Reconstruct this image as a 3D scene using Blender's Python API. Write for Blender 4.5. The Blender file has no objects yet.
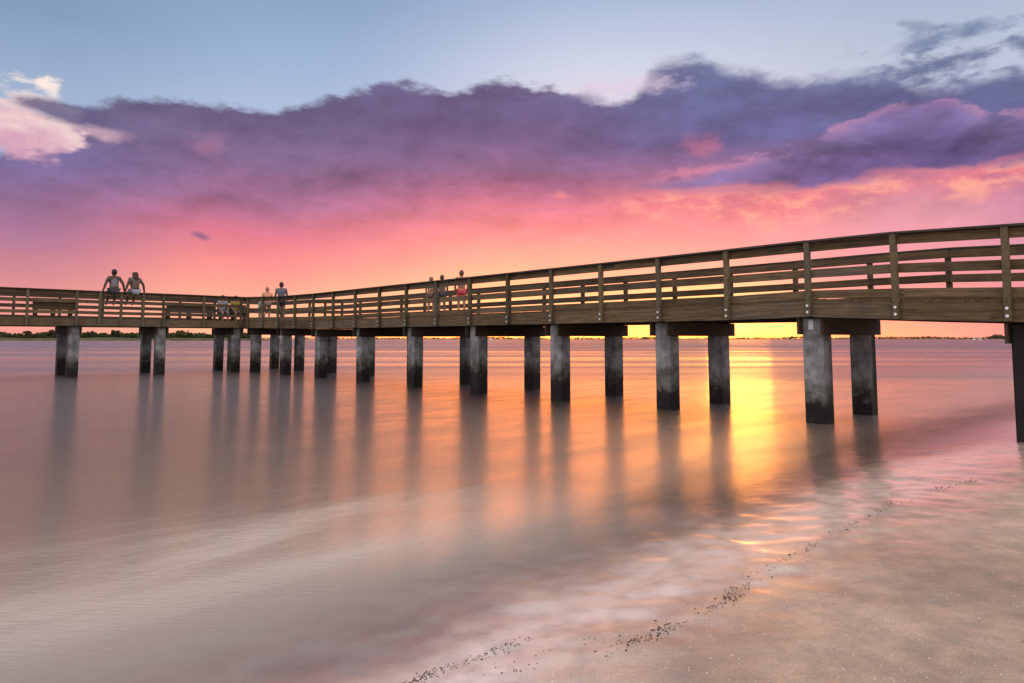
import bpy, bmesh, math, random
from mathutils import Vector, Matrix, noise
random.seed(7)
R = math.radians
scene = bpy.context.scene
C = scene.collection

# ------------------------------------------------------------------ camera
FPX, HY, TP = 680.26, 338.88, 0.0735
EYE = 1.447
cam_d = bpy.data.cameras.new('camera'); cam = bpy.data.objects.new('camera', cam_d); C.objects.link(cam)
cam_d.sensor_width = 36; cam_d.lens = FPX/1024*36
cam_d.shift_y = ((HY-FPX*TP)-341.5)/1024
cam_d.clip_start = 0.05; cam_d.clip_end = 20000
cam.location = (0, 0, EYE); cam.rotation_euler = (R(90)+math.atan(TP), 0, 0)
scene.camera = cam
scene.view_settings.view_transform = 'Standard'; scene.view_settings.look = 'None'
scene.view_settings.gamma = 1; scene.view_settings.exposure = 0

def ray(px, y):
    c = 1/math.hypot(1, TP); s = TP*c
    a = (px-512)/FPX; b = ((HY-FPX*TP)-y)/FPX
    return Vector((a, c-s*b, s+c*b))
def azel(px, y):
    r = ray(px, y)
    return math.degrees(math.atan2(r.x, r.y)), math.degrees(math.atan2(r.z, math.hypot(r.x, r.y)))

# ------------------------------------------------------------------ node helper
def lin(c):
    return tuple(((v/255)/12.92 if v/255 <= .04045 else ((v/255+.055)/1.055)**2.4) for v in c)
class NT:
    def __init__(s, tree): s.t = tree
    def n(s, kind, **kw):
        nd = s.t.nodes.new(kind)
        for k, v in kw.items(): setattr(nd, k, v)
        return nd
    def put(s, sock, v):
        if v is None: return
        if isinstance(v, bpy.types.NodeSocket): s.t.links.new(v, sock)
        elif sock.type == 'RGBA' and hasattr(v, '__len__') and len(v) == 3: sock.default_value = (*v, 1)
        elif sock.type == 'RGBA' and not hasattr(v, '__len__'): sock.default_value = (v, v, v, 1)
        else: sock.default_value = v
    def m(s, op, a, b=None, c=None, clamp=False):
        nd = s.n('ShaderNodeMath', operation=op, use_clamp=clamp)
        s.put(nd.inputs[0], a); s.put(nd.inputs[1], b); s.put(nd.inputs[2], c)
        return nd.outputs[0]
    def add(s, a, b): return s.m('ADD', a, b)
    def sub(s, a, b): return s.m('SUBTRACT', a, b)
    def mul(s, a, b): return s.m('MULTIPLY', a, b)
    def mr(s, v, a, b, c=0., d=1., smooth=True):
        nd = s.n('ShaderNodeMapRange', interpolation_type='SMOOTHSTEP' if smooth else 'LINEAR')
        for i, q in enumerate((v, a, b, c, d)): s.put(nd.inputs[i], q)
        return nd.outputs[0]
    def mix(s, f, a, b, blend='MIX'):
        nd = s.n('ShaderNodeMix', data_type='RGBA', blend_type=blend)
        s.put(nd.inputs[0], f); s.put(nd.inputs[6], a); s.put(nd.inputs[7], b)
        return nd.outputs[2]
    def ramp(s, f, stops, interp='LINEAR'):
        nd = s.n('ShaderNodeValToRGB'); cr = nd.color_ramp; cr.interpolation = interp
        stops = sorted(stops, key=lambda q: q[0])
        while len(cr.elements) < len(stops): cr.elements.new(.5)
        for e, (p, c) in zip(cr.elements, stops):
            e.position = p
        for e, (p, c) in zip(cr.elements, stops):
            e.color = (*c, 1) if hasattr(c, '__len__') else (c, c, c, 1)
        s.put(nd.inputs[0], f); return nd.outputs[0]
    def noise(s, vec, scale, detail=4, rough=.5, lac=2., dist=0., col=False):
        nd = s.n('ShaderNodeTexNoise')
        s.put(nd.inputs['Vector'], vec); nd.inputs['Scale'].default_value = scale
        nd.inputs['Detail'].default_value = detail; nd.inputs['Roughness'].default_value = rough
        nd.inputs['Lacunarity'].default_value = lac; nd.inputs['Distortion'].default_value = dist
        return nd.outputs[1 if col else 0]
    def vm(s, op, a, b):
        nd = s.n('ShaderNodeVectorMath', operation=op); s.put(nd.inputs[0], a); s.put(nd.inputs[1], b); return nd.outputs[0]
    def dot(s, a, b):
        nd = s.n('ShaderNodeVectorMath', operation='DOT_PRODUCT'); s.put(nd.inputs[0], a); s.put(nd.inputs[1], b); return nd.outputs[1]
    def curve(s, x, pts):            # piecewise curve through pts, both axes 0..1
        nd = s.n('ShaderNodeFloatCurve'); cv = nd.mapping.curves[0]
        pts = sorted(pts)
        while len(cv.points) < len(pts): cv.points.new(.5, .5)
        for p, (a, b) in zip(cv.points, pts): p.location = (a, b)
        nd.mapping.update(); s.put(nd.inputs[1], x); return nd.outputs[0]

# ------------------------------------------------------------------ world: dusk sky with cloud bank
world = bpy.data.worlds.new('World'); scene.world = world; world.use_nodes = True
wt = world.node_tree; wt.nodes.clear(); W = NT(wt)
SUN_AZ, SUN_EL = azel(738, 330)[0], 1.2
tc = W.n('ShaderNodeTexCoord').outputs['Generated']
sx = W.n('ShaderNodeSeparateXYZ'); wt.links.new(tc, sx.inputs[0])
dx, dy, dz = sx.outputs
az = W.mul(W.m('ARCTAN2', dx, dy), 57.2958)
el = W.mul(W.m('ARCSINE', dz), 57.2958)
pv = W.vm('MULTIPLY', tc, (1., 1., 2.3))
nbig = W.sub(W.noise(pv, 2.6, 5, .5), .5)
nmid = W.sub(W.noise(pv, 9., 8, .58, dist=.3), .5)
nfin = W.sub(W.noise(pv, 24., 8, .6), .5)
pv2 = W.vm('ADD', pv, (0.02, 0., -0.05))
nmid2 = W.sub(W.noise(pv2, 9., 8, .58, dist=.3), .5)
relief = W.sub(nmid, nmid2)
def U(v): return W.m('DIVIDE', W.add(v, 60.), 120.)
azu = U(az)
def edge(pts, off=0.):
    P = []
    for px, y in pts:
        a, e = azel(px, y); P.append(((a+60)/120, e/40))
    P = [(0, P[0][1])]+P+[(1, P[-1][1])]
    return W.mul(W.curve(azu, P), 40.)
def columns(elv, azv, cols, scale=40.):
    res = None; prev = None
    for px, st in cols:
        stops = [(max(0, azel(px, y)[1])/scale, lin(c)) for y, c in st]
        r = W.ramp(W.m('DIVIDE', elv, scale), stops)
        a = azel(px, 200)[0]
        res = r if res is None else W.mix(W.mr(azv, prev, a), res, r)
        prev = a
    return res
clear = columns(el, az, [
    (0,   [(110, (166, 184, 214)), (60, (152, 174, 204)), (0, (134, 158, 190)), (-120, (120, 145, 185))]),
    (300, [(110, (178, 194, 222)), (60, (160, 182, 214)), (0, (142, 166, 200)), (-120, (125, 150, 190))]),
    (600, [(100, (226, 220, 234)), (60, (208, 212, 232)), (0, (172, 188, 216)), (-120, (140, 165, 205))]),
    (1024,[(100, (196, 198, 220)), (50, (190, 198, 220)), (0, (178, 190, 212)), (-120, (150, 170, 205))])])
elw = W.add(el, W.add(W.mul(nbig, 4.5), W.mul(nmid, 1.7)))
azw = W.add(az, W.mul(nbig, 12.))
cloud = columns(elw, azw, [
    (0,   [(338, (246, 160, 150)), (300, (238, 154, 146)), (278, (216, 140, 146)), (240, (180, 122, 148)), (200, (150, 110, 150)), (160, (120, 108, 158)), (110, (112, 104, 140)), (80, (98, 96, 128))]),
    (256, [(338, (255, 182, 150)), (298, (255, 180, 148)), (262, (252, 150, 144)), (232, (226, 124, 142)), (202, (172, 110, 144)), (160, (134, 102, 142)), (115, (104, 92, 132)), (85, (98, 92, 128))]),
    (512, [(338, (255, 196, 130)), (305, (255, 206, 152)), (265, (255, 172, 152)), (228, (246, 140, 146)), (200, (212, 118, 142)), (166, (150, 102, 142)), (115, (108, 90, 134)), (80, (96, 90, 128))]),
    (735, [(338, (255, 226, 110)), (310, (255, 226, 140)), (275, (255, 184, 158)), (240, (250, 160, 158)), (205, (244, 138, 146)), (175, (168, 112, 150)), (135, (96, 96, 152)), (85, (98, 110, 158)), (50, (108, 120, 160))]),
    (900, [(338, (255, 160, 130)), (310, (248, 158, 144)), (265, (238, 156, 162)), (225, (232, 158, 172)), (195, (214, 136, 156)), (160, (122, 104, 152)), (115, (96, 104, 156)), (70, (108, 120, 158))]),
    (1024,[(338, (244, 150, 144)), (300, (234, 148, 154)), (250, (216, 150, 170)), (205, (212, 142, 166)), (170, (140, 108, 152)), (125, (92, 102, 154)), (80, (100, 112, 152))])])
cloud = W.mix(1., cloud, W.m('MAXIMUM', .3, W.add(1.04, W.add(W.mul(relief, W.mr(el, 6, 13, .15, 1.3)), W.mul(nfin, W.mr(el, 6, 13, .05, .55))))), 'MULTIPLY')
# top edge of the bank
topA = edge([(0, 150), (50, 140), (72, 118), (110, 102), (160, 100), (230, 106), (280, 105), (330, 97), (390, 84), (450, 88), (510, 84), (570, 92), (622, 97), (640, 84), (662, 62), (700, 57), (740, 66), (800, 74), (870, 66), (940, 78), (1024, 62)])
dA = W.add(W.sub(topA, el), W.add(W.mul(nmid, 1.9), W.mul(nfin, 2.3)))
mA = W.mr(dA, -.35, W.mr(az, 3, 12, .5, 1.3))
mA = W.mul(mA, W.mr(azu, .5, .51, 1., 1.))
cloud = W.mix(W.mr(el, 7, 15, 0., .34), cloud, lin((118, 104, 134)))
sky = W.mix(mA, clear, cloud)
# bright cumulus at the far left
a0, e0 = azel(8, 118)
ex = W.m('DIVIDE', W.sub(az, a0), 4.6); ey = W.m('DIVIDE', W.sub(el, e0), 2.5)
rr = W.m('SQRT', W.add(W.mul(ex, ex), W.mul(ey, ey)))
mL = W.mr(W.add(W.sub(1., rr), W.add(W.mul(nmid, 2.4), W.mul(nfin, 1.6))), -.1, .35)
cl = W.mix(W.mr(W.add(el, W.mul(W.add(nmid, nfin), 5.)), e0-2.6, e0+2.6), lin((214, 160, 184)), lin((255, 236, 226)))
sky = W.mix(mL, sky, cl)
a1, e1 = azel(62, 112)
ex = W.m('DIVIDE', W.sub(az, a1), 4.6); ey = W.m('DIVIDE', W.add(W.sub(el, e1), W.mul(ex, .35)), .85)
rr = W.m('SQRT', W.add(W.mul(ex, ex), W.mul(ey, ey)))
sky = W.mix(W.mul(W.mr(W.add(W.sub(1., rr), W.add(W.mul(nmid, 2.), W.mul(nfin, 1.5))), -.1, .5), .9), sky, lin((104, 96, 134)))
# lower cumulus on the right with lit rim and glowing underside
topC = edge([(560, 196), (640, 180), (700, 170), (740, 160), (790, 144), (835, 128), (870, 112), (900, 100), (940, 94), (965, 100), (990, 112), (1024, 108)])
botC = edge([(600, 196), (680, 194), (740, 196), (800, 191), (850, 184), (900, 176), (960, 170), (1024, 160)])
nC = W.add(W.mul(nmid, 2.2), W.mul(nfin, 2.6))
dT = W.add(W.sub(topC, el), nC); dB = W.add(W.sub(el, botC), W.mul(nC, 1.1))
gate = W.mr(W.add(az, W.mul(nbig, 10.)), 5, 15)
fr = W.mul(W.mul(W.mr(dB, 1.2, -.4), W.mr(dB, -3.2, -.6)), W.mr(W.add(az, W.mul(nbig, 10.)), 5, 14))
fr = W.mul(fr, W.mr(W.add(nfin, nmid), -.24, .1, .25, 1.))
sky = W.mix(W.mul(fr, .92), sky, W.mix(W.mr(nfin, -.1, .12), lin((240, 128, 140)), lin((255, 172, 152))))
mC = W.mul(W.mul(W.mr(dT, -.1, .5), W.mr(dB, -.3, .9)), gate)
cc = W.mix(W.mr(dT, .1, 4.), lin((122, 106, 150)), lin((100, 84, 130)))
cc = W.mix(1., cc, W.add(1.05, W.add(W.mul(relief, 2.0), W.mul(nfin, .9))), 'MULTIPLY')
rim = W.mul(W.mr(dT, 1.3, .1), W.mr(W.add(nfin, W.mul(nmid, .9)), -.08, .14))
cc = W.mix(W.mul(rim, .85), cc, W.mix(W.mr(az, 14, 26), lin((228, 138, 160)), lin((186, 138, 174))))
sky = W.mix(mC, sky, cc)
# pink patches inside the bank
for px, y, wx, wy, col, k in [(700, 146, 1.9, 1.0, (226, 124, 150), .4), (212, 146, 2.2, 1.0, (170, 120, 154), .5), (560, 196, 1.2, .5, (255, 150, 150), .6), (722, 190, 5., .6, (255, 150, 146), .5), (106, 135, 2.2, .6, (235, 190, 200), .5)]:
    a1, e1 = azel(px, y)
    ex = W.m('DIVIDE', W.sub(az, a1), wx); ey = W.m('DIVIDE', W.sub(el, e1), wy)
    rr = W.m('SQRT', W.add(W.mul(ex, ex), W.mul(ey, ey)))
    sky = W.mix(W.mul(W.mr(W.add(W.sub(1., rr), W.mul(nfin, 2.5)), -.2, .9), k), sky, lin(col))
# loose dark wisps
for px, y, wx, wy, tilt, col, k in [(925, 42, 4.6, .9, .12, (110, 126, 160), .8), (950, 66, 5.2, 1.3, 0., (100, 110, 146), .9), (1022, 48, 1.6, 1.1, 0., (112, 122, 154), .8), (915, 25, 1.6, .4, .5, (130, 142, 172), .6), (201, 236, .85, .34, .25, (140, 104, 140), .9), (560, 98, 3., .5, 0., (120, 110, 150), .6), (620, 88, 4., .7, -.2, (225, 205, 225), .6)]:
    a1, e1 = azel(px, y)
    ex = W.m('DIVIDE', W.sub(az, a1), wx); ey = W.m('DIVIDE', W.add(W.sub(el, e1), W.mul(ex, tilt)), wy)
    rr = W.m('SQRT', W.add(W.mul(ex, ex), W.mul(ey, ey)))
    amp = .6 if px == 201 else 3.2
    sky = W.mix(W.mul(W.mr(W.add(W.sub(1., rr), W.mul(W.add(nmid, nfin), amp)), -.2, .9), k), sky, lin(col))
# glow where the sun is going down
sd = Vector((math.sin(R(SUN_AZ))*math.cos(R(SUN_EL)), math.cos(R(SUN_AZ))*math.cos(R(SUN_EL)), math.sin(R(SUN_EL))))
gx = W.m('DIVIDE', W.sub(az, SUN_AZ), 1.0); gy = W.m('DIVIDE', W.sub(el, SUN_EL), .55)
gd = W.m('SQRT', W.add(W.mul(gx, gx), W.mul(gy, gy)))
g1 = W.m('EXPONENT', W.mul(gd, -.55)); g2 = W.m('EXPONENT', W.mul(gd, -.26))
hb = W.mul(W.m('EXPONENT', W.mul(W.m('MAXIMUM', el, 0.), -.75)), W.m('EXPONENT', W.mul(W.m('POWER', W.m('DIVIDE', W.sub(az, 5.), 18.), 2.), -1.)))
sky = W.mix(1., sky, W.mix(hb, (0, 0, 0), (4.2, .68, .08)), 'ADD')
hb2 = W.mul(W.m('EXPONENT', W.mul(W.m('MAXIMUM', el, 0.), -.27)), W.m('EXPONENT', W.mul(W.m('POWER', W.m('DIVIDE', W.sub(az, 8.), 19.), 2.), -1.)))
sky = W.mix(1., sky, W.mix(hb2, (0, 0, 0), (1.9, .30, 0.)), 'ADD')
sky = W.mix(1., sky, W.mix(1., W.mix(1., (0, 0, 0), W.mix(g1, (0, 0, 0), (2.6, .85, .22)), 'ADD'), W.mix(g2, (0, 0, 0), (.34, .11, .02)), 'ADD'), 'ADD')
# the unseen sky overhead and behind: open pale dusk sky
nish = W.n('ShaderNodeTexSky', sky_type='NISHITA', sun_disc=False, sun_elevation=R(SUN_EL), sun_rotation=R(SUN_AZ))
HIGH = (1.46, 1.34, 1.34)
BACK = (1.45, 1.26, 1.22)
high = W.mix(.10, HIGH, nish.outputs[0], 'ADD')
sky = W.mix(W.mr(el, 27, 50), sky, high)
back = W.mix(W.mr(el, 0, 50), BACK, high)
sky = W.mix(W.mr(W.m('ABSOLUTE', az), 55, 110), sky, back)
sky = W.mix(W.mr(el, -1, -3), sky, (.12, .11, .11))
bg = W.n('ShaderNodeBackground'); wt.links.new(sky, bg.inputs[0]); bg.inputs[1].default_value = 1.0
wo = W.n('ShaderNodeOutputWorld'); wt.links.new(bg.outputs[0], wo.inputs[0])
world.cycles.sampling_method = 'MANUAL'; world.cycles.sample_map_resolution = 1024

sun_d = bpy.data.lights.new('sun', 'SUN'); sun = bpy.data.objects.new('sun', sun_d); C.objects.link(sun)
sun_d.energy = 0.055; sun_d.angle = R(5); sun_d.color = (1, .30, .04)
sun.rotation_euler = (R(90-SUN_EL), 0, R(180-SUN_AZ)); sun.location = (0, 0, 30)

# ------------------------------------------------------------------ object helpers
def tag(o, label=None, cat=None, group=None, kind=None):
    if label: o['label'] = label
    if cat: o['category'] = cat
    if group: o['group'] = group
    if kind: o['kind'] = kind
    return o
def empty(name, loc=(0, 0, 0), rz=0, parent=None):
    o = bpy.data.objects.new(name, None); C.objects.link(o); o.location = loc; o.rotation_euler = (0, 0, rz)
    o.empty_display_size = .1
    if parent: o.parent = parent
    return o
def link(name, me, mat=None, parent=None, smooth=False):
    me.name = name
    o = bpy.data.objects.new(name, me); C.objects.link(o)
    if mat: me.materials.append(mat)
    if parent: o.parent = parent
    if smooth:
        for p in me.polygons: p.use_smooth = True
    return o
def tomesh(bm, name='m'):
    me = bpy.data.meshes.new(name); bm.normal_update(); bm.to_mesh(me); bm.free(); return me
def box(bm, c, s, rot=None, bev=0):
    r = bmesh.ops.create_cube(bm, size=1)
    vs = r['verts']
    bmesh.ops.scale(bm, verts=vs, vec=s)
    if bev:
        es = list({e for v in vs for e in v.link_edges})
        b = bmesh.ops.bevel(bm, geom=es, offset=bev, segments=1, affect='EDGES')
        vs = list({v for v in b['verts']} | {v for v in vs if v.is_valid})
    if rot: bmesh.ops.rotate(bm, verts=vs, cent=(0, 0, 0), matrix=rot)
    bmesh.ops.translate(bm, verts=vs, vec=c)
    return vs

# ------------------------------------------------------------------ materials
def mat(name):
    m = bpy.data.materials.new(name); m.use_nodes = True; t = m.node_tree; t.nodes.clear()
    N = NT(t); out = N.n('ShaderNodeOutputMaterial'); b = N.n('ShaderNodeBsdfPrincipled'); t.links.new(b.outputs[0], out.inputs[0])
    return m, N, b, out
def bump(N, b, h, dist, strength=1.):
    bp = N.n('ShaderNodeBump'); N.put(bp.inputs['Height'], h); bp.inputs['Distance'].default_value = dist; bp.inputs['Strength'].default_value = strength
    N.put(b.inputs['Normal'], bp.outputs[0])
def wood(name, dark, light, stain=(.10, .10, .03), spec=.3):
    m, N, b, _ = mat(name)
    oi = N.n('ShaderNodeObjectInfo').outputs['Random']
    oc = N.n('ShaderNodeTexCoord').outputs['Object']
    gp = N.n('ShaderNodeNewGeometry').outputs['Position']
    off = N.n('ShaderNodeCombineXYZ'); N.put(off.inputs[0], N.mul(oi, 37.)); N.put(off.inputs[1], N.mul(oi, 11.)); 
    p = N.vm('ADD', oc, off.outputs[0])
    g = N.noise(N.vm('MULTIPLY', p, (1.2, 30, 30)), 1.6, 6, .6, dist=.4)
    blot = N.noise(p, 2.2, 5, .6)
    c = N.mix(N.mr(g, .3, .7), dark, light)
    c = N.mix(1., c, N.mr(N.add(N.mul(oi, .6), N.mul(blot, .9)), .25, .95, .5, 1.5, False), 'MULTIPLY')
    c = N.mix(N.mr(N.m('FRACT', N.mul(oi, 7.3)), .6, 1., 0., .35), c, N.mix(N.mr(g, .3, .7), (.05, .05, .05), (.105, .10, .095)))
    al = N.noise(gp, 3.1, 5, .65)
    c = N.mix(N.mr(al, .58, .72, 0., .55), c, stain)
    vor = N.n('ShaderNodeTexVoronoi'); N.put(vor.inputs['Vector'], N.vm('MULTIPLY', p, (1.4, 5., 5.))); vor.inputs['Scale'].default_value = 1.
    c = N.mix(N.mr(vor.outputs[0], .10, .05, 0., .75), c, (.02, .015, .01))
    N.put(b.inputs['Base Color'], c); N.put(b.inputs['Roughness'], N.mr(g, 0, 1, .65, .9)); b.inputs['Specular IOR Level'].default_value = spec
    bump(N, b, g, .004)
    return m
M_wood = wood('weathered_pine', (.044, .029, .016), (.125, .084, .045))
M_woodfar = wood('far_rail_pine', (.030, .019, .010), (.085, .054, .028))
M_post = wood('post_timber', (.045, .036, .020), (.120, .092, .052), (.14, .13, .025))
M_cap = wood('cap_rail_timber', (.018, .015, .012), (.05, .042, .035), (.05, .05, .03))
M_beam = wood('tarred_beam', (.018, .011, .007), (.055, .034, .021), (.06, .035, .01))

m, N, b, _ = mat('pile_concrete'); M_pile = m
gp = N.n('ShaderNodeNewGeometry').outputs['Position']
sz = N.n('ShaderNodeSeparateXYZ'); N.put(sz.inputs[0], gp); z = sz.outputs[2]
oi = N.n('ShaderNodeObjectInfo').outputs['Random']
st = N.noise(N.vm('MULTIPLY', gp, (9, 9, 1.1)), 1., 6, .6)
bl = N.noise(gp, 3., 7, .62)
fn = N.noise(gp, 40., 4, .6)
c = N.mix(N.mr(bl, .3, .7), (.10, .104, .108), (.30, .305, .31))
c = N.mix(N.mr(st, .55, .75, 0, .75), c, (.09, .08, .055))
c = N.mix(N.mr(N.noise(N.vm('MULTIPLY', gp, (7, 7, .9)), 1.7, 5, .6), .62, .74, 0, .55), c, (.33, .31, .26))
sxx = sz.outputs[0]
zz = N.add(N.add(z, N.mr(sxx, 2.5, 5.5, 0, .22)), N.add(N.mul(N.sub(N.noise(gp, 4.5, 7, .68), .5), 1.25), N.mul(N.sub(oi, .5), .12)))
c = N.mix(N.mr(zz, 1.0, .62, 0, .72), c, (.055, .05, .032))
c = N.mix(N.mr(zz, .70, .38), c, (.010, .010, .008))
bv = N.n('ShaderNodeTexVoronoi'); N.put(bv.inputs['Vector'], gp); bv.inputs['Scale'].default_value = 38.
c = N.mix(N.mul(N.mr(bv.outputs[0], .30, .14), N.mul(N.mr(zz, .78, .6), N.mr(bl, .42, .6, 0., .55))), c, (.20, .19, .165))
c = N.mix(N.mr(sxx, 6.8, 7.05, 0, .97), c, (.012, .011, .010))
N.put(b.inputs['Base Color'], c)
N.put(b.inputs['Roughness'], N.mr(zz, .4, .7, .6, .9)); b.inputs['Specular IOR Level'].default_value = .2
bump(N, b, N.add(fn, N.mul(bl, 2)), .008)

def plain(name, col, rough=.7, metal=0., var=.25, scale=20., spec=.4):
    m, N, b, _ = mat(name)
    oc = N.n('ShaderNodeTexCoord').outputs['Object']
    n = N.noise(oc, scale, 4, .6)
    N.put(b.inputs['Base Color'], N.mix(1., col, N.mr(n, .25, .75, 1-var, 1+var, False), 'MULTIPLY'))
    b.inputs['Roughness'].default_value = rough; b.inputs['Metallic'].default_value = metal
    b.inputs['Specular IOR Level'].default_value = spec
    return m
M_bolt = plain('galvanised_steel', (.62, .64, .68), .4, .6)
M_plate = plain('zinc_plate', (.50, .52, .58), .5, .3)

# shore frame: d > 0 is beach
SN = (.672, -.7406); SP = (-.47, 2.86)
def shore_d(x, y): return (x-SP[0])*SN[0]+(y-SP[1])*SN[1]
def ground_z(x, y):
    d = shore_d(x, y)
    d2 = d + .35*noise.noise(Vector((x*.35, y*.35, 3.)))+.12*noise.noise(Vector((x*1.1, y*1.1, 8.)))
    z = (.080*d2 if d2 < 1 else .08+.035*(d2-1)) if d2 > 0 else .075*d2
    if d > 9: z += .05*(d-9)
    z = max(z, -2.2); z = min(z, 4+.3*noise.noise(Vector((x*.05, y*.05, 1))))
    if abs(d) < 30:
        k = min(1., max(0., 1-abs(d)/30))
        z += k*(.010*noise.noise(Vector((x*2.3, y*2.3, 0)))+.006*noise.noise(Vector((x*6., y*6., 5))))
        if d > .5:
            z += min(1, (d-.5)/1.)*(.011*noise.noise(Vector((x*9., y*9., 9)))+.004*noise.noise(Vector((x*34, y*34, 2))))
    return z

m, N, b, _ = mat('beach_sand'); M_sand = m
gp = N.n('ShaderNodeNewGeometry').outputs['Position']
sz = N.n('ShaderNodeSeparateXYZ'); N.put(sz.inputs[0], gp); z = sz.outputs[2]
big = N.noise(gp, .9, 5, .55); md = N.noise(gp, 5., 6, .6); gr = N.noise(gp, 260., 3, .7); gr2 = N.noise(gp, 70., 5, .7)
c = N.mix(N.mr(big, .3, .7), (.58, .395, .255), (.86, .62, .435))
c = N.mix(1., c, N.mr(md, .3, .7, .76, 1.16), 'MULTIPLY')
c = N.mix(1., c, N.mr(gr, .3, .7, .64, 1.3), 'MULTIPLY')
c = N.mix(N.mr(gr2, .60, .70, 0., .6), c, (.12, .085, .06))
vo = N.n('ShaderNodeTexVoronoi'); N.put(vo.inputs['Vector'], gp); vo.inputs['Scale'].default_value = 22.
c = N.mix(N.mr(vo.outputs[0], .07, .04, 0, .5), c, (.66, .60, .54))
vo2 = N.n('ShaderNodeTexVoronoi'); N.put(vo2.inputs['Vector'], N.vm('ADD', gp, (3.3, 1.7, 0))); vo2.inputs['Scale'].default_value = 13.
c = N.mix(N.mr(vo2.outputs[0], .09, .05, 0, .8), c, (.07, .05, .035))
damp = N.mr(N.add(z, N.mul(N.sub(big, .5), .08)), .20, .09)
wet = N.mr(N.add(z, N.add(N.mul(N.sub(big, .5), .05), N.mul(N.sub(md, .5), .018))), .085, .022)
c = N.mix(1., c, N.mix(wet, (1, 1, 1), (.66, .62, .60)), 'MULTIPLY')
c = N.mix(1., c, N.mix(N.mr(z, -.01, -.07), (1, 1, 1), (.45, .38, .36)), 'MULTIPLY')#, 'MULTIPLY')
painted_sheen = N.mul(N.mr(N.m('ABSOLUTE', N.add(N.add(z, .004), N.mul(N.sub(big, .5), .035))), .046, .004), N.mr(md, .25, .6, .35, 1.))
c = N.mix(N.mul(painted_sheen, .62), c, (.86, .70, .63))  # bright sky reflection along the waterline, painted into the sand colour as a pale band
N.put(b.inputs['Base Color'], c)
N.put(b.inputs['Roughness'], N.add(N.mr(damp, 0, 1, .62, .45), N.mr(wet, 0, 1, 0., -.13)))
N.put(b.inputs['Specular IOR Level'], N.mr(damp, 0, 1, .4, 1.))
N.put(b.inputs['Coat Weight'], N.add(N.mul(wet, .8), N.mul(damp, .2))); N.put(b.inputs['Coat Roughness'], N.mr(wet, 0, 1, .34, .19)); b.inputs['Coat IOR'].default_value = 2.0
bh = N.add(N.mul(gr2, N.mr(wet, 0, 1, 1.6, .15)), N.add(N.mul(md, N.mr(wet, 0, 1, 2., .25)), N.mul(gr, N.mr(wet, 0, 1, .35, .03))))
bump(N, b, bh, .03, 1.)

m, N, b, out = mat('sea_water'); M_water = m
gp = N.n('ShaderNodeNewGeometry').outputs['Position']
sz = N.n('ShaderNodeSeparateXYZ'); N.put(sz.inputs[0], gp)
dd = N.dot(N.vm('SUBTRACT', gp, (SP[0], SP[1], 0)), (SN[0], SN[1], 0))     # signed distance to the shore
# along-shore / cross-shore frame for streaks
al = N.dot(gp, (-SN[1], SN[0], 0)); cr = N.dot(gp, (SN[0], SN[1], 0))
fr = N.n('ShaderNodeCombineXYZ'); N.put(fr.inputs[0], N.mul(al, .35)); N.put(fr.inputs[1], N.mul(cr, 1.3))
streak = N.noise(fr.outputs[0], 1.1, 6, .55, dist=.5)
patch = N.noise(gp, .22, 4, .5)
fx = N.vm('MULTIPLY', gp, (1., 3.2, 1.))
rip = N.noise(fx, 2.6, 5, .6); rip2 = N.noise(fx, 11., 4, .6)
far = N.noise(N.vm('MULTIPLY', gp, (.012, .11, 1.)), 1., 4, .55)
foam = N.mul(N.mr(N.add(dd, N.mul(N.sub(streak, .5), 4.)), -4.3, -.4), N.mr(streak, .35, .7, .55, 1.))
deep = N.mix(N.mr(sz.outputs[0], -9., 1.), (.088, .082, .084), (.014, .009, .005))
c = N.mix(N.mr(dd, -11., -1.), deep, (.17, .128, .092))
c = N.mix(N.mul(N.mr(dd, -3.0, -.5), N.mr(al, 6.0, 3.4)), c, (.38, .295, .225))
c = N.mix(N.mul(foam, N.mr(al, 5.4, 2.8)), c, (.64, .56, .47))
N.put(b.inputs['Base Color'], c)
y = sz.outputs[1]
calm = N.mr(N.add(y, N.mul(N.sub(N.noise(N.vm('MULTIPLY', gp, (.05, .3, 1)), 1., 3, .5), .5), 5.)), 22.5, 25.5)
N.put(b.inputs['Roughness'], N.mix(calm, N.mr(streak, .3, .7, .085, .135), N.add(N.mr(far, .35, .65, .10, .24), N.mr(y, 70, 110, 0, .1))))
N.put(b.inputs['IOR'], N.add(N.mr(dd, -5., -1., 0., .25), N.mr(sz.outputs[0], -9., 1., 1.38, 1.68)))
rip3 = N.noise(fx, 34., 3, .6)
bh = N.add(N.add(N.mul(rip, .9), N.mul(rip2, .95)), N.mul(rip3, .5))
bh = N.mul(bh, N.mul(N.mr(dd, -.2, -3.2, .03, 1.), N.mr(y, 3., 8., .35, 1.)))
bump(N, b, bh, .04, .7)
tr = N.n('ShaderNodeBsdfTransparent'); mx = N.n('ShaderNodeMixShader')
op = N.mr(N.add(dd, N.mul(N.sub(streak, .5), 1.2)), -.02, -2.4, .04, 1.)
N.put(mx.inputs[0], op); N.t.links.new(tr.outputs[0], mx.inputs[1]); N.t.links.new(b.outputs[0], mx.inputs[2])
N.t.links.new(mx.outputs[0], out.inputs[0])

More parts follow.
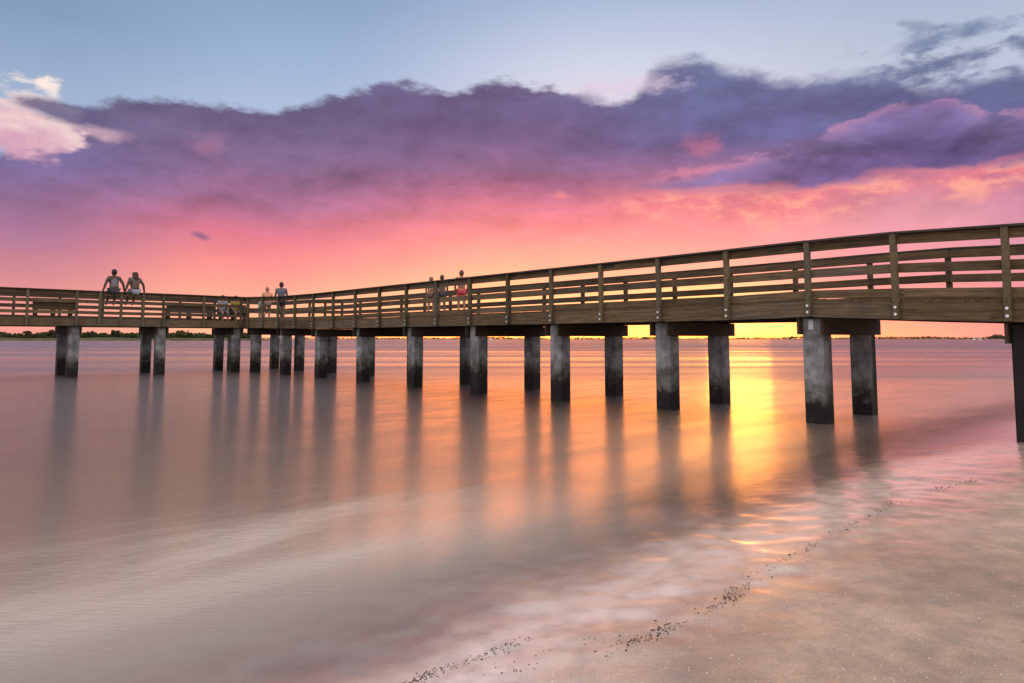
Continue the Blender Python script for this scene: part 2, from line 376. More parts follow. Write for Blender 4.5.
# ------------------------------------------------------------------ ground, sea
def axis(lo, hi, step0, near, grow):
    """non-uniform coordinates, fine inside [near0, near1]"""
    a = []; v = near[0]
    while v < near[1]: a.append(v); v += step0
    st = step0
    while v < hi: a.append(v); st *= grow; v += st
    a.append(hi)
    v = near[0]; st = step0
    while v > lo: st *= grow; v -= st; a.insert(0, v)
    a.insert(0, lo-1)
    return a
def sheet(name, xs, ys, zf, matl):
    vs = [(x, y, zf(x, y)) for y in ys for x in xs]
    nx_ = len(xs); fs = [(j*nx_+i, j*nx_+i+1, (j+1)*nx_+i+1, (j+1)*nx_+i) for j in range(len(ys)-1) for i in range(nx_-1)]
    me = bpy.data.meshes.new(name); me.from_pydata(vs, [], fs); me.update()
    return link(name, me, matl, None, True)
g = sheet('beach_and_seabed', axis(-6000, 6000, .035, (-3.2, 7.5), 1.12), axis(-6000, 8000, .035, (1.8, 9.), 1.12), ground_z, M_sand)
tag(g, 'pale pinkish sand beach rising to the right of the water', None, None, 'structure')
w = sheet('sea', axis(-6000, 6000, 2., (-20, 20), 1.3), axis(-6000, 8000, 2., (-10, 30), 1.3), lambda x, y: 0., M_water)
tag(w, 'calm silky sea reflecting the pink sunset', None, None, 'structure')

# ------------------------------------------------------------------ pier frame
X0, Y0, TH = 5.2932, 11.9487, .7443
UX, UY = -math.sin(TH), math.cos(TH); NX, NY = math.cos(TH), math.sin(TH)
WP = 2.028
def P(s, n, z=0.): return Vector((X0+UX*s+NX*n, Y0+UY*s+NY*n, z))
def on_s(px, s):         # n of the point on the vertical plane s=const seen at column px (at deck height)
    k = (px-512)/FPX; c = 1/math.hypot(1, TP); sn_ = TP*c
    # x = k*(y*c + h*sn_)
    h = 1.0
    A = NX-k*c*NY; Bv = k*(c*(Y0+UY*s)+h*sn_)-(X0+UX*s)
    return Bv/A
def interp(s, tab):
    if s <= tab[0][0]: return tab[0][1]
    for (a, b), (c, d) in zip(tab, tab[1:]):
        if s <= c: return b+(d-b)*(s-a)/(c-a)
    return tab[-1][1]
Z = EYE
def zbot(s): return Z+interp(s, [(-16, -.40), (-3, .236), (-1.5, .302), (-.05, .378), (1.4, .350), (18, .368), (24.7, .48), (40, .48)])
def ztop(s): return Z+interp(s, [(-16, .97), (-3, 1.615), (-1.5, 1.676), (0, 1.684), (1.5, 1.676), (18, 1.668), (20.9, 1.69), (24.7, 1.835), (40, 1.835)])
SC0, SC1 = 25.06, 25.06+WP              # pile rows of the far leg
OFF = .36                                # fascia face beyond the pile row centre
S_IN, S_OUT = SC0-OFF, SC1+OFF           # far leg near / outer edge
N_IN, N_OUT = -OFF, WP+OFF
S_START = -15.
N_END = -17.
pier = empty('pier', P(0, 0, 0))
tag(pier, 'weathered timber fishing pier on square concrete piles, turning left over the water', 'pier')
def bar(name, A, B, h, t, matl, parent, bev=.004, ext=0.):
    """board from A to B (centre points), vertical height h, thickness t, local x along it"""
    A = Vector(A); B = Vector(B); d = B-A; L = d.length
    bm = bmesh.new(); box(bm, (0, 0, 0), (L+ext, t, h), None, bev)
    o = link(name, tomesh(bm), matl, parent)
    x = d.normalized(); yv = Vector((0, 0, 1)).cross(x).normalized(); zv = x.cross(yv)
    Mx = Matrix((x, yv, zv)).transposed().to_4x4(); Mx.translation = (A+B)/2
    o.parent = parent
    pw = Matrix.Translation(parent_world(parent)) if parent else Matrix()
    o.matrix_basis = pw.inverted() @ Mx
    return o
def parent_world(p):
    v = Vector((0, 0, 0))
    while p: v += p.location; p = p.parent
    return v
def rel(o, wloc, rz=0.):
    o.location = Vector(wloc)-parent_world(o.parent); o.rotation_euler = (0, 0, rz); return o

# piles + cap beams
pile_me = {}
def pile(s, n, top, base, plate=False):
    bm = bmesh.new()
    H = top-base; a = .178
    vs = box(bm, (0, 0, H/2), (2*a, 2*a, H), None, .022)
    o = link('pile', tomesh(bm), M_pile, pier)
    p = P(s, n, base); rel(o, p, math.atan2(NY, NX)+random.uniform(-.02, .02)); o.rotation_euler.x = random.uniform(-.004, .004); o.rotation_euler.y = random.uniform(-.004, .004)
    if plate:
        bm = bmesh.new(); box(bm, (0, 0, 0), (.006, .085, .17), None, .002)
        for zz in (-.06, .06): box(bm, (-.004, 0, zz), (.006, .02, .02))
        q = link('metal_plate', tomesh(bm), M_plate, o); q.location = (-a-.004, .02, H-.12)
    return o
def bent_main(s, plate=False):
    zb = min(zbot(s-.2), zbot(s+.2))-.003
    for n in (0, WP):
        p = P(s, n); gz = ground_z(p.x, p.y)
        pile(s, n, zb-(0 if n == 0 else .002), min(gz, 0)-.6, plate and n == 0)
    for q in (-1, 1):
        so = s+q*(.178+.026); zc = zb-.145
        bar('cap_beam', P(so, -.30, zc), P(so, WP+.32, zc), .286, .045, M_beam, pier)
for k in range(-4, 9): bent_main(k*3.048-(.06 if k == 0 else 0), k == 0)
def bent_far(n, s0=SC0, s1=SC1):
    zb = zbot(SC0)-.003
    for s in (s0, s1):
        p = P(s, n); pile(s, n, zb-(0 if s == s0 else .002), -2.2)
    for q in (-1, 1):
        no = n+q*(.178+.026); zc = zb-.145
        bar('cap_beam', P(s0-.30, no, zc), P(s1+.32, no, zc), .286, .045, M_beam, pier)
for k in range(6): bent_far(-.624-3.048*k)
for s in (SC1,):
    for n in (0., WP): pile(s, n, zbot(s)-.004, -2.2)

# fascia + inner stringers along the main leg
def run(s0, s1, step=3.048, start=-.1-3.048*5):
    a = start
    pts = [s0]
    while a < s1:
        if a > s0+.3 and a < s1-.3: pts.append(a)
        a += step
    pts.append(s1); return pts
FH = .275
def main_board(name, n, s0, s1, zf, h, t, matl, parent, step=3.048, j=0.003):
    pts = run(s0, s1, step)
    for a, b_ in zip(pts, pts[1:]):
        mids = [a]+[q for q in (-1.5, -.05, 1.4) if a+.25 < q < b_-.25]+[b_]
        for u, v in zip(mids, mids[1:]):
            dz = random.uniform(-j, j)
            bar(name, P(u+.002, n, zf(u)+dz), P(v-.002, n, zf(v)+dz), h, t, matl, parent)
main_board('fascia_board', N_IN+.02, S_START, S_IN, lambda s: zbot(s)+FH/2, FH, .04, M_wood, pier)
main_board('fascia_board', N_OUT-.02, S_START, S_OUT, lambda s: zbot(s)+FH/2, FH, .04, M_beam, pier)
for n in (.35, 1.02, 1.7):
    main_board('stringer', n, S_START, S_OUT-.05, lambda s: zbot(s)+FH/2-.022, FH-.045, .04, M_beam, pier)
# far leg
def far_board(name, s, n0, n1, zc, h, t, matl, parent, step=3.048, j=.003):
    n = n0
    while n > n1+.1:
        e = max(n-step, n1); dz = random.uniform(-j, j)
        bar(name, P(s, n-.002, zc+dz), P(s, e+.002, zc+dz), h, t, matl, parent); n = e
ZB = zbot(25); ZT = ztop(25)
far_board('fascia_board', S_IN+.02, N_IN+.04, N_END, ZB+FH/2, FH, .04, M_wood, pier)
far_board('fascia_board', S_OUT-.02, N_OUT-.04, N_END, ZB+FH/2, FH, .04, M_beam, pier)
for s in (25.4, 26.07, 26.75):
    far_board('stringer', s, N_IN, N_END, ZB+FH/2-.022, FH-.045, .04, M_beam, pier)

# decking: cross planks
bm = bmesh.new(); s = S_START
rotm = Matrix.Rotation(math.atan2(UY, UX), 4, 'Z')
while s < S_OUT:
    p = P(s+.07, WP/2, zbot(s)+FH+.0195+random.uniform(0, .003))
    box(bm, p-P(0, 0, 0), (.138, 2*OFF+WP-.02, .036), rotm); s += .145
n = N_IN-.02
while n > N_END:
    p = P((S_IN+S_OUT)/2, n-.07, ZB+FH+.0195+random.uniform(0, .003))
    box(bm, p-P(0, 0, 0), (2*OFF+WP-.02, .138, .036), rotm); n -= .145
deck = link('decking', tomesh(bm), M_wood, pier)
DECK = ZB+FH+.038

# railings
TB = [(.14, -.105), (.14, None), (.125, None)]
def post(parent, p, zb, zt, rz, matl=M_post, bolts=True, out=(0, 0)):
    bm = bmesh.new(); H = zt-zb; box(bm, (0, 0, H/2), (.09, .09, H), None, .005)
    o = link('post', tomesh(bm), matl, parent); rel(o, (p.x, p.y, zb), rz+random.uniform(-.03, .03))
    o.rotation_euler.x = random.uniform(-.008, .008)
    if bolts:
        for zz in (.075, .185):
            bm = bmesh.new(); r = bmesh.ops.create_cone(bm, cap_ends=True, segments=10, radius1=.022, radius2=.018, depth=.02)
            bmesh.ops.rotate(bm, verts=r['verts'], cent=(0, 0, 0), matrix=Matrix.Rotation(R(90), 3, 'Y'))
            q = link('bolt_head', tomesh(bm), M_bolt, parent)
            rel(q, (p.x+out[0]*.054, p.y+out[1]*.054, zb+zz), rz)
POSTS = [-1.47-1.43*i for i in range(9)]+[-.1+1.524*i for i in range(19)]
def rail_main(n_face, sgn, s1, wood_m, bolts):
    """n_face: fascia face; sgn -1 near side, +1 far side"""
    r = empty('railing', (0, 0, 0), 0, pier); rel(r, P(0, n_face, 0))
    rz = math.atan2(NY, NX)
    for s in POSTS:
        if s > s1-.1: continue
        post(r, P(s, n_face+sgn*.047), zbot(s)+.004, ztop(s)-.039, rz, M_post if sgn < 0 else wood_m, bolts, (NX*sgn, NY*sgn))
    nb = n_face-sgn*.021
    main_board('top_rail', n_face+sgn*.03, S_START, s1, lambda s: ztop(s)-.019, .036, .15, M_cap, r)
    main_board('rail_board', nb, S_START, s1, lambda s: ztop(s)-.039-.0745, .148, .036, wood_m, r)
    main_board('rail_board', nb, S_START, s1, lambda s: ztop(s)-.49-.074, .145, .036, wood_m, r, j=.006)
    main_board('rail_board', nb, S_START, s1, lambda s: zbot(s)+interp(s, [(-1.5, .42), (0, .385), (3, .385)]), .14, .036, wood_m, r, j=.006)
    return r
r1 = rail_main(N_IN, -1, S_IN, M_wood, True)
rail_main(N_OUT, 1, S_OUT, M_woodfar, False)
# splice blocks under the cap, beside some posts
for s in (-.1+.45, 4.5-.35, 7.6-.3, 13.5):
    p = P(s, N_IN-.012, ztop(s)-.075); p2 = P(s+.26, N_IN-.012, ztop(s)-.075)
    bar('splice_block', p, p2, .075, .022, M_cap, r1)
def rail_far(s_face, sgn, n0, posts, wood_m, heights, bolts):
    r = empty('railing', (0, 0, 0), 0, pier); rel(r, P(s_face, 0, 0))
    rz = math.atan2(UY, UX)
    for n in posts: post(r, P(s_face+sgn*.047, n), ZB+.004, ZT-.039, rz, M_post if sgn < 0 else wood_m, bolts, (UX*sgn, UY*sgn))
    nb = s_face-sgn*.021
    far_board('top_rail', s_face+sgn*.03, n0, N_END, ZT-.019, .036, .15, M_cap, r)
    for top, h in heights: far_board('rail_board', nb, n0, N_END, ZB+top-h/2, h, .036, wood_m, r)
    return r
n_posts = [on_s(px, S_IN-.05) for px in (241, 203.5, 163.4, 143, 121, 99.5, 76.6, 27)]
n_posts += [n_posts[-1]-1.524*i for i in range(1, 6)]
rail_far(S_IN, -1, N_IN+.02, n_posts, M_wood, [(1.32-.039+.045, .14), (1.0, .13), (.575, .12)], False)
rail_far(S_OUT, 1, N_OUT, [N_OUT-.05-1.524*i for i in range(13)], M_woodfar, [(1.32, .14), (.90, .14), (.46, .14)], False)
# outer end railing across the main leg's head is the far leg's outer railing above

# ------------------------------------------------------------------ benches on the far leg
def bench(px0, px1, s, label, sgn=1, zoff=0.):
    n0, n1 = on_s(px0, s), on_s(px1, s); L = abs(n1-n0); mid = (n0+n1)/2
    t = empty('bench', P(s, mid, DECK), math.atan2(NY, NX))
    tag(t, label, 'bench', 'timber benches on the pier')
    bm = bmesh.new()
    for i in range(3): box(bm, (0, sgn*(.08+i*.15), .43), (L, .135, .038), None, .004)
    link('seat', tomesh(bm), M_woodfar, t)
    bm = bmesh.new()
    for zc in (.35, .495, .64): box(bm, (0, -.02*sgn, zc+zoff), (L, .036, .138), None, .004)
    link('backrest', tomesh(bm), M_woodfar, t)
    for x in (-L/2+.12, 0, L/2-.12):
        bm = bmesh.new(); box(bm, (x, sgn*.36, .205), (.09, .09, .41)); box(bm, (x, .04*sgn, .35), (.09, .075, .70)); 
        link('leg', tomesh(bm), M_woodfar, t)
    return t
bench(32, 75, S_IN+.15, 'brown slatted timber bench behind the rail left of the two seated people')
bench(166, 214, S_IN+.15, 'brown slatted timber bench behind the rail right of the two seated people')
bench(217, 246, S_OUT-.22, 'bench against the far rail near the corner, under the yellow and grey shirts', -1)

# ------------------------------------------------------------------ people
def skin(name, V, E, rad, matl, parent, root=0, sub=2):
    me = bpy.data.meshes.new('s'); me.from_pydata([Vector(v) for v in V], E, [])
    o = bpy.data.objects.new('s', me); C.objects.link(o)
    o.modifiers.new('k', 'SKIN'); sv = me.skin_vertices[0].data
    for i, r in enumerate(rad):
        r = r if hasattr(r, '__len__') else (r, r)
        sv[i].radius = r; sv[i].use_root = (i == root)
    q = o.modifiers.new('u', 'SUBSURF'); q.levels = sub; q.render_levels = sub
    dg = bpy.context.evaluated_depsgraph_get(); dg.update()
    nm = bpy.data.meshes.new_from_object(o.evaluated_get(dg))
    bpy.data.objects.remove(o); bpy.data.meshes.remove(me)
    nm.materials.clear()
    return link(name, nm, matl, parent, True)
def person(loc, rz, H, label, pose, skin_c, top_c, bot_c, hair_c, hair='short', group=None, cat='person'):
    t = empty('person', loc, rz); tag(t, label, cat, group)
    k = H/1.75
    ms = plain('skin', skin_c, .6, var=.08); mt = plain('shirt_cloth', top_c, .9, var=.15); mb = plain('trouser_cloth', bot_c, .9, var=.15); mh = plain('hair', hair_c, .6, var=.3)
    hipz = .93 if pose == 'stand' else .10
    lean = 0 if pose == 'stand' else .03
    J = {'pel': (0, 0, hipz), 'waist': (0, lean*.3, hipz+.16), 'chest': (0, lean, hipz+.36), 'neck': (0, lean+.01, hipz+.52), 'hb': (0, lean+.02, hipz+.585), 'hm': (0, lean+.035, hipz+.67), 'ht': (0, lean+.03, hipz+.745), 'nose': (0, lean+.125, hipz+.665)}
    for sd_, q in (('l', -1), ('r', 1)):
        J['sh'+sd_] = (q*.19, lean, hipz+.455)
        J['hip'+sd_] = (q*.095, 0, hipz-.04)
        if pose == 'stand':
            J['kn'+sd_] = (q*.11, .02, .48); J['an'+sd_] = (q*.12, -.01, .08); J['to'+sd_] = (q*.14, .17, .035)
            J['el'+sd_] = (q*.25, -.01, hipz+.19); J['wr'+sd_] = (q*.25, .13, hipz+.0)
        elif pose == 'perch':       # on the rail, feet hanging on the deck side
            J['kn'+sd_] = (q*.12, .42, hipz-.06); J['an'+sd_] = (q*.12, .43, hipz-.50); J['to'+sd_] = (q*.13, .60, hipz-.56)
            J['el'+sd_] = (q*.30, -.07, hipz+.22); J['wr'+sd_] = (q*.36, -.01, hipz-.03)
        else:                       # sit on a bench
            J['kn'+sd_] = (q*.12, .43, hipz-.03); J['an'+sd_] = (q*.12, .44, hipz-.44); J['to'+sd_] = (q*.13, .61, hipz-.49)
            J['el'+sd_] = (q*.24, .10, hipz+.20); J['wr'+sd_] = (q*.16, .32, hipz+.07)
    names = []; V = []; rad = []; E = []
    rd = {'pel': (.155, .12), 'waist': (.14, .11), 'chest': (.18, .125), 'neck': (.062, .062), 'hb': (.075, .08), 'hm': (.100, .118), 'ht': (.085, .095), 'nose': .016, 'sh': .072, 'hip': .10, 'kn': .066, 'an': .045, 'to': .04, 'el': .050, 'wr': .036}
    def av(nm, p, r): names.append(nm); V.append(Vector(p)*k); rad.append(tuple(q*k for q in r) if hasattr(r, '__len__') else (r*k, r*k))
    for nm, p in J.items(): av(nm, p, rd.get(nm) or rd[nm[:-1]])
    ed = [('pel', 'waist'), ('waist', 'chest'), ('chest', 'neck'), ('neck', 'hb'), ('hb', 'hm'), ('hm', 'ht'), ('hm', 'nose')]
    for q in 'lr': ed += [('chest', 'sh'+q), ('sh'+q, 'el'+q), ('el'+q, 'wr'+q), ('pel', 'hip'+q), ('hip'+q, 'kn'+q), ('kn'+q, 'an'+q), ('an'+q, 'to'+q)]
    for q, sg in (('l', -1), ('r', 1)):          # hands: palm, four fingers, thumb
        w_ = Vector(J['wr'+q]); dr = (w_-Vector(J['el'+q])).normalized(); side = Vector((sg, 0, 0)).cross(dr).normalized()
        pm = w_+dr*.07; av('pm'+q, pm, (.034, .018)); ed.append(('wr'+q, 'pm'+q))
        for f in range(4):
            a = pm+dr*.035+side*(f-1.5)*.021; av(f'f{f}a{q}', a, .010); bq = a+dr*(.045+.008*(1.5-abs(f-1.5)))+Vector((-sg*.012, 0, 0)); av(f'f{f}b{q}', bq, .008)
            ed += [('pm'+q, f'f{f}a{q}'), (f'f{f}a{q}', f'f{f}b{q}')]
        av('th'+q, w_+dr*.07+side*.055, .010); ed.append(('pm'+q, 'th'+q))
    ix = {n_: i for i, n_ in enumerate(names)}
    skin('body', V, [(ix[a], ix[b]) for a, b in ed], rad, ms, t)
    # shirt
    sn = ['waist', 'chest', 'shl', 'shr', 'elx_l', 'elx_r', 'pelx']
    pts = {n_: Vector(J[n_])*k for n_ in ('waist', 'chest', 'shl', 'shr')}
    for q in 'lr': pts['elx_'+q] = (Vector(J['sh'+q])*.45+Vector(J['el'+q])*.55)*k
    pts['pelx'] = Vector((0, 0, hipz+.03))*k
    rr_ = [(.160*k, .13*k), (.200*k, .145*k), (.092*k,)*2, (.092*k,)*2, (.07*k,)*2, (.07*k,)*2, (.172*k, .14*k)]
    if pose != 'perch' or hair == 'long':
        skin('shirt', [pts[q] for q in sn], [(6, 0), (0, 1), (1, 2), (1, 3), (2, 4), (3, 5)], rr_, mt, t, 6)
    else:                                       # sleeveless top
        skin('sleeveless_top', [pts[q] for q in sn[:2]]+[pts['pelx'], pts['chest']+Vector((0, 0, .07*k))], [(2, 0), (0, 1), (1, 3)], [rr_[0], (.195*k, .14*k), rr_[6], (.10*k, .10*k)], mt, t, 2)
    # shorts
    V2 = [Vector((0, 0, hipz+.02))*k]; E2 = []; R2 = [(.178*k, .142*k)]
    for q in 'lr':
        a = Vector(J['hip'+q]); kn = Vector(J['kn'+q]); V2 += [a*k, (a*.35+kn*.65)*k]; i = len(V2)-2; E2 += [(0, i), (i, i+1)]; R2 += [(.118*k,)*2, (.095*k,)*2]
    skin('shorts', V2, E2, R2, mb, t)
    hc = Vector(J['hm'])*k
    if hair == 'short':
        bm = bmesh.new(); bmesh.ops.create_uvsphere(bm, u_segments=16, v_segments=12, radius=1)
        for v in bm.verts:
            w_ = 1+.04*noise.noise(v.co*5+Vector((H*9, 0, 0)))
            v.co = hc+Vector((v.co.x*.098*w_, v.co.y*.112*w_-.022, v.co.z*.128*w_+.012))*k
        link('hair', tomesh(bm), mh, t, True)
    else:
        skin('hair', [hc+Vector(v)*k for v in ((0, -.015, .09), (0, -.03, .02), (.01, -.08, -.12), (.02, -.10, -.30), (.02, -.09, -.42))], [(0, 1), (1, 2), (2, 3), (3, 4)], [(.10*k, .10*k), (.125*k, .11*k), (.13*k, .07*k), (.115*k, .055*k), (.06*k, .03*k)], mh, t)
    return t
PH = 'people on the pier'
TOPZ = ZT
RZF = math.atan2(NY, NX)        # facing away over the far leg (local y = +u)
tanS = (.065, .038, .026)
for px, H, lab, top_c, bot_c, hr, hc, dr in [
    (113, 1.75, 'person with short dark hair in a sleeveless top sitting on the rail, arms braced', (.16, .155, .18), (.035, .035, .05), 'short', (.012, .01, .01), 0.),
    (134, 1.70, 'person with long brown hair and pale shorts sitting on the rail', (.12, .09, .08), (.26, .26, .33), 'long', (.05, .024, .014), .12)]:
    n = on_s(px, S_IN-.02); p = P(S_IN-.0, n, TOPZ-.02*1)
    person(p, RZF+dr, H, lab, 'perch', tanS, top_c, bot_c, hc, hr, PH)
def at_px(px, Zd):       # point on the deck at column px and depth Zd
    return Vector(((px-512)/FPX*(Zd*.9973+1.5*.0733), Zd, DECK))
person(at_px(281, 29.8), R(15), 1.72, 'person in a grey blue shirt standing at the corner of the pier', 'stand', (.16, .10, .08), (.10, .11, .15), (.03, .03, .04), (.02, .015, .012), 'short', PH)
person(at_px(267, 30.8), R(30), 1.58, 'person in a pale orange top standing next to the one in the grey blue shirt', 'stand', (.42, .22, .14), (.62, .30, .17), (.20, .14, .12), (.30, .15, .09), 'short', PH)
person(at_px(431, 21.6), R(-15), 1.20, 'child in a tan top, the leftmost of three standing close together', 'stand', (.40, .21, .15), (.40, .20, .14), (.16, .10, .08), (.22, .11, .08), 'short', PH)
person(at_px(442, 21.2), R(20), 1.22, 'child with dark hair in the middle of three standing close together', 'stand', (.15, .09, .07), (.14, .10, .09), (.06, .05, .06), (.06, .035, .03), 'short', PH)
person(at_px(461.5, 21.3), R(10), 1.38, 'person in bright pink shorts standing right of two children', 'stand', (.34, .18, .12), (.30, .15, .10), (.50, .07, .09), (.10, .045, .03), 'short', PH)
for px, H, lab, tcol in [(222, 1.65, 'person in a pale grey shirt seated on the bench near the corner', (.20, .22, .26)), (235, 1.65, 'person in a yellow green shirt seated on the bench near the corner', (.20, .17, .015))]:
    s_ = S_OUT-.55; n = on_s(px, s_)
    person(P(s_, n, DECK+.45-.08), RZF+math.pi, H, lab, 'sit', (.2, .12, .09), tcol, (.06, .06, .09), (.03, .02, .02), 'short', PH)
person(at_px(260, 31.2), R(120), 1.10, 'small child in a pale blue shirt behind the railing at the corner', 'stand', (.25, .16, .12), (.30, .36, .50), (.16, .2, .3), (.05, .03, .02), 'short', PH)

# ------------------------------------------------------------------ far shores
m, N, b, _ = mat('far_foliage'); M_fol = m
gp = N.n('ShaderNodeNewGeometry').outputs['Position']
N.put(b.inputs['Base Color'], N.mix(N.mr(N.noise(gp, .5, 4, .6), .3, .7), (.022, .030, .012), (.075, .080, .030))); b.inputs['Roughness'].default_value = .9
b.inputs['Specular IOR Level'].default_value = .1
m, N, b, _ = mat('marsh_grass'); M_marsh = m
gp = N.n('ShaderNodeNewGeometry').outputs['Position']
N.put(b.inputs['Base Color'], N.mix(N.mr(N.noise(gp, .12, 5, .6), .3, .7), (.05, .048, .022), (.11, .10, .045))); b.inputs['Roughness'].default_value = .95
b.inputs['Specular IOR Level'].default_value = .1
M_bark = plain('bark', (.05, .04, .03), .9)
def leafblob(bm, c, r, rnd, n=34, fl=.8):
    for _ in range(n):
        v = Vector((rnd.gauss(0, 1), rnd.gauss(0, 1), rnd.gauss(0, 1))).normalized()*r*rnd.random()**.4; v.z *= fl
        p = c+v; q = r*.34
        a = Vector((rnd.uniform(-1, 1), rnd.uniform(-1, 1), rnd.uniform(-1, 1))).normalized()*q
        d = a.orthogonal().normalized()*q*.8
        bm.faces.new([bm.verts.new(p-a), bm.verts.new(p+d), bm.verts.new(p+a), bm.verts.new(p-d)])
def shore(name, label, px0, px1, D, depth, h, matl):
    x0, x1 = (px0-512)/FPX*D, (px1-512)/FPX*D
    xs = [x0+(x1-x0)*i/80 for i in range(81)]
    bm = bmesh.new(); rows = []
    for i, x in enumerate(xs):
        e = min(1, min(i, 80-i)/8)
        yf = D+12*noise.noise(Vector((x*.02, 0, 4)))+(1-e)*depth*.5
        hh = h*e*(.8+.5*noise.noise(Vector((x*.03, 3, 1))))
        rows.append([bm.verts.new((x, yf, -.3)), bm.verts.new((x, yf+1.5, hh*.35+.05)), bm.verts.new((x, yf+depth*.25, hh)), bm.verts.new((x, yf+depth, hh)), bm.verts.new((x, yf+depth+3, -.3))])
    for a, b_ in zip(rows, rows[1:]):
        for j in range(4): bm.faces.new([a[j], b_[j], b_[j+1], a[j+1]])
    o = link(name, tomesh(bm), matl, None, True); tag(o, label, None, None, 'structure'); return o
def treeline(name, label, px0, px1, D, z0, hfun, count, seed):
    rnd = random.Random(seed); bm = bmesh.new()
    for _ in range(count):
        px = rnd.uniform(px0, px1); Dd = D*rnd.uniform(1., 1.06); x = (px-512)/FPX*Dd
        h = hfun(px)*rnd.uniform(.55, 1.08); r = max(.8, h*.42)
        leafblob(bm, Vector((x, Dd, z0+max(0, h-r*.8)*rnd.uniform(.35, 1))), r, rnd, 26)
    o = link(name, tomesh(bm), M_fol); tag(o, label, 'trees', None, 'stuff'); return o
shore('far_left_shore', 'low green marsh shore beyond the pier on the left', -300, 268, 560, 60, 2.6, M_marsh)
def hl(px): return 5.8+1.6*noise.noise(Vector((px*.06, 0, 0)))+1.4*noise.noise(Vector((px*.21, 5, 0)))
treeline('tree_belt', 'belt of dark low trees on the marsh shore at the left', -280, 262, 600, 1.6, hl, 1500, 3)
shore('far_right_shore', 'thin dark far shore along the horizon', 255, 1500, 1900, 120, 2.0, M_marsh)
def hr_(px):
    v = 5.2+2.2*noise.noise(Vector((px*.03, 2, 0)))+1.6*noise.noise(Vector((px*.13, 9, 0)))
    for c_, w_, a_ in ((645, 14, 3.), (795, 16, 4.5), (925, 30, 4.5), (880, 20, 2.), (996, 10, 10.), (480, 30, 3), (1080, 40, 6)):
        v += a_*math.exp(-((px-c_)/w_)**2)
    return v
treeline('tree_line', 'thin line of dark trees along the horizon behind the piles', 262, 1400, 1950, 1.2, hr_, 3400, 4)
def far_tree(px, D, H, label):
    rnd = random.Random(int(px*7)); x = (px-512)/FPX*D
    t = empty('tree', (x, D, 1.5)); tag(t, label, 'tree', 'trees standing above the far belt')
    bm = bmesh.new(); r = bmesh.ops.create_cone(bm, cap_ends=True, segments=7, radius1=.35, radius2=.12, depth=H*.7); bmesh.ops.translate(bm, verts=r['verts'], vec=(0, 0, H*.35))
    for q in range(4):
        r = bmesh.ops.create_cone(bm, cap_ends=False, segments=5, radius1=.13, radius2=.04, depth=H*.3)
        bmesh.ops.rotate(bm, verts=r['verts'], cent=(0, 0, 0), matrix=Matrix.Rotation(R(45), 3, 'X')@Matrix.Identity(3)); bmesh.ops.rotate(bm, verts=r['verts'], cent=(0, 0, 0), matrix=Matrix.Rotation(q*1.6, 3, 'Z'))
        bmesh.ops.translate(bm, verts=r['verts'], vec=(0, 0, H*(.5+.05*q)))
    link('trunk', tomesh(bm), M_bark, t)
    bm = bmesh.new()
    for q in range(16): leafblob(bm, Vector((rnd.uniform(-.3, .3)*H, rnd.uniform(-.3, .3)*H, H*rnd.uniform(.4, .85))), H*.19, rnd, 40)
    link('crown', tomesh(bm), M_fol, t)
for px, H, lab in [(51, 8.0, 'round crowned tree, the tallest left of the first pair of piles'), (29, 7.0, 'small tree rising above the belt at the far left'), (116, 8.0, 'round tree rising above the belt under the two seated people'), (92, 7.4, 'small round tree just right of the first pair of piles'), (180, 7.6, 'tree rising above the belt between second and third pile pair')]:
    far_tree(px, 590, H, lab)

# small boats near the horizon
M_hull = plain('white_hull', (.75, .75, .78), .4, var=.1)
def boat(px, D, L, label, mast=False):
    x = (px-512)/FPX*D; t = empty('boat', (x, D, 0), R(20)); tag(t, label, 'boat', 'small boats near the horizon')
    bm = bmesh.new(); secs = []
    for i in range(7):
        u = i/6; wv = .5*L*.3*math.sin(math.pi*min(1, .25+u*.75)) if i < 6 else .02; xx = (u-.5)*L
        sec = [bm.verts.new((xx, -wv, .9+.4*u)), bm.verts.new((xx, -wv*.6, -.2)), bm.verts.new((xx, wv*.6, -.2)), bm.verts.new((xx, wv, .9+.4*u))]
        secs.append(sec)
    for a, b_ in zip(secs, secs[1:]):
        for j in range(4): bm.faces.new([a[j], b_[j], b_[(j+1) % 4], a[(j+1) % 4]])
    bm.faces.new(secs[0]); bm.faces.new(secs[-1])
    link('hull', tomesh(bm), M_hull, t)
    bm = bmesh.new(); box(bm, (-.05*L, 0, 1.7), (L*.35, L*.18, 1.3), None, .15); link('cabin', tomesh(bm), M_hull, t)
    if mast:
        bm = bmesh.new(); bmesh.ops.create_cone(bm, cap_ends=True, segments=6, radius1=.1, radius2=.05, depth=7); bmesh.ops.translate(bm, verts=bm.verts, vec=(0, 0, 4.5)); link('mast', tomesh(bm), M_hull, t)
boat(973, 900, 5, 'tiny white boat on the horizon, left of a pair near the right pile', True)
boat(979, 900, 4.4, 'tiny white boat on the horizon, right of a pair near the right pile')
boat(491, 800, 5, 'tiny white boat on the horizon just right of the double pile in mid pier')

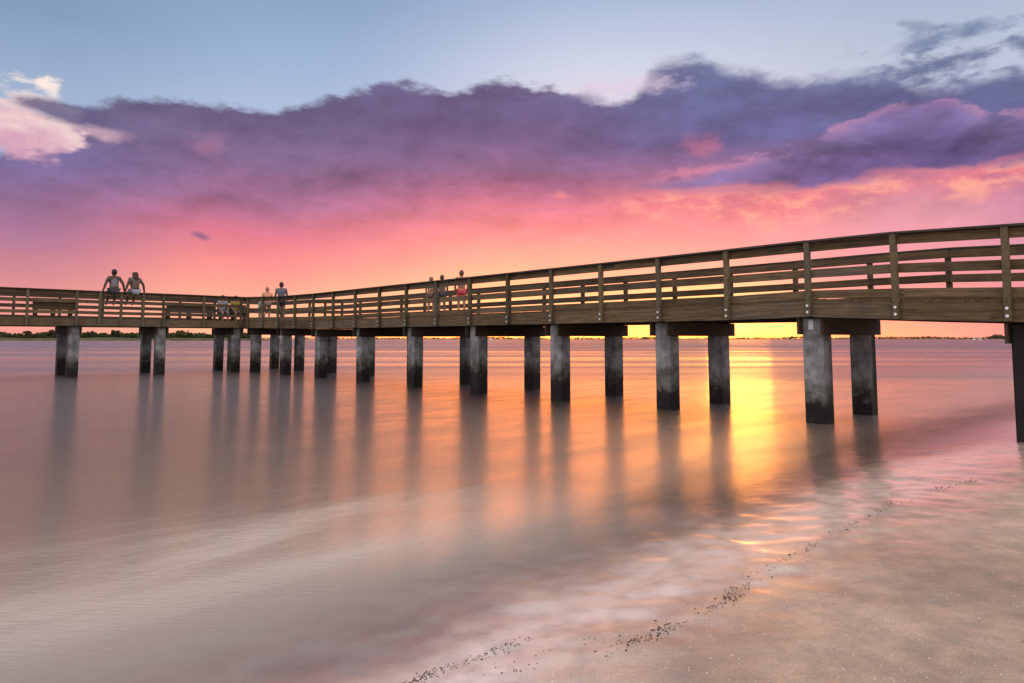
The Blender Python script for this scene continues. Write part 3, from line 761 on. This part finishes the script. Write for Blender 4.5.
# ------------------------------------------------------------------ wrack line and shells on the sand
M_weed = plain('dry_seaweed', (.035, .025, .02), .9, var=.5)
M_shell = plain('shell_bits', (.62, .55, .48), .6, var=.3)
def ground_at(px, y):
    r = ray(px, y); o = Vector((0, 0, EYE)); t = -EYE/r.z
    for _ in range(8):
        p = o+r*t; t = (ground_z(p.x, p.y)-EYE)/r.z
    return o+r*t
ctrl = [(395, 688), (440, 672), (500, 650), (540, 636), (575, 618)]
ctrl2 = [(590, 655), (640, 640), (672, 626), (700, 616), (728, 600), (742, 588), (760, 572), (790, 558), (820, 540), (862, 520), (905, 500), (950, 486), (975, 480)]
rnd = random.Random(5)
bm = bmesh.new()
def bits(bm, ct, n, spread, big):
    W_ = [ground_at(*c_) for c_ in ct]
    for _ in range(n):
        i = rnd.randrange(len(W_)-1); u = rnd.random(); p = W_[i].lerp(W_[i+1], u)
        dens = noise.noise(Vector((p.x*2.1, p.y*2.1, 4)))
        if dens < rnd.uniform(-.35, .35): continue
        x = p.x+rnd.gauss(0, spread)+.05*noise.noise(Vector((p.x*4, p.y*4, 7))); y = p.y+rnd.gauss(0, spread*.8)
        L = (.003+(big-.003)*rnd.random()**2.2)*(1+.15*p.y); z0 = ground_z(x, y)
        box(bm, (x, y, z0+.002), (L, L*rnd.uniform(.12, .6), rnd.uniform(.001, .005)), Matrix.Rotation(rnd.uniform(0, 3.1), 3, 'Z')@Matrix.Rotation(rnd.uniform(-.4, .4), 3, 'X'))
bits(bm, ctrl, 500, .022, .005); bits(bm, ctrl2, 800, .03, .007); bits(bm, [(650, 632), (690, 620), (725, 600), (745, 585)], 110, .04, .010)
bits(bm, [(500, 672), (560, 650), (620, 640)], 160, .05, .008)
o = link('seaweed_line', tomesh(bm), M_weed); tag(o, 'broken line of dark dry seaweed bits left by the tide across the sand', 'seaweed', None, 'stuff')
bm = bmesh.new()
for _ in range(800):
    px = rnd.uniform(430, 1060); y = rnd.uniform(500, 690)
    p = ground_at(px, y)
    if shore_d(p.x, p.y) < .25: continue
    L = rnd.uniform(.0015, .005)*(1+.2*p.y)
    box(bm, (p.x, p.y, ground_z(p.x, p.y)+.001), (L, L*.7, .002), Matrix.Rotation(rnd.uniform(0, 3.1), 3, 'Z'))
o = link('shell_fragments', tomesh(bm), M_shell); tag(o, 'tiny pale shell fragments scattered over the sand', 'shells', None, 'stuff')
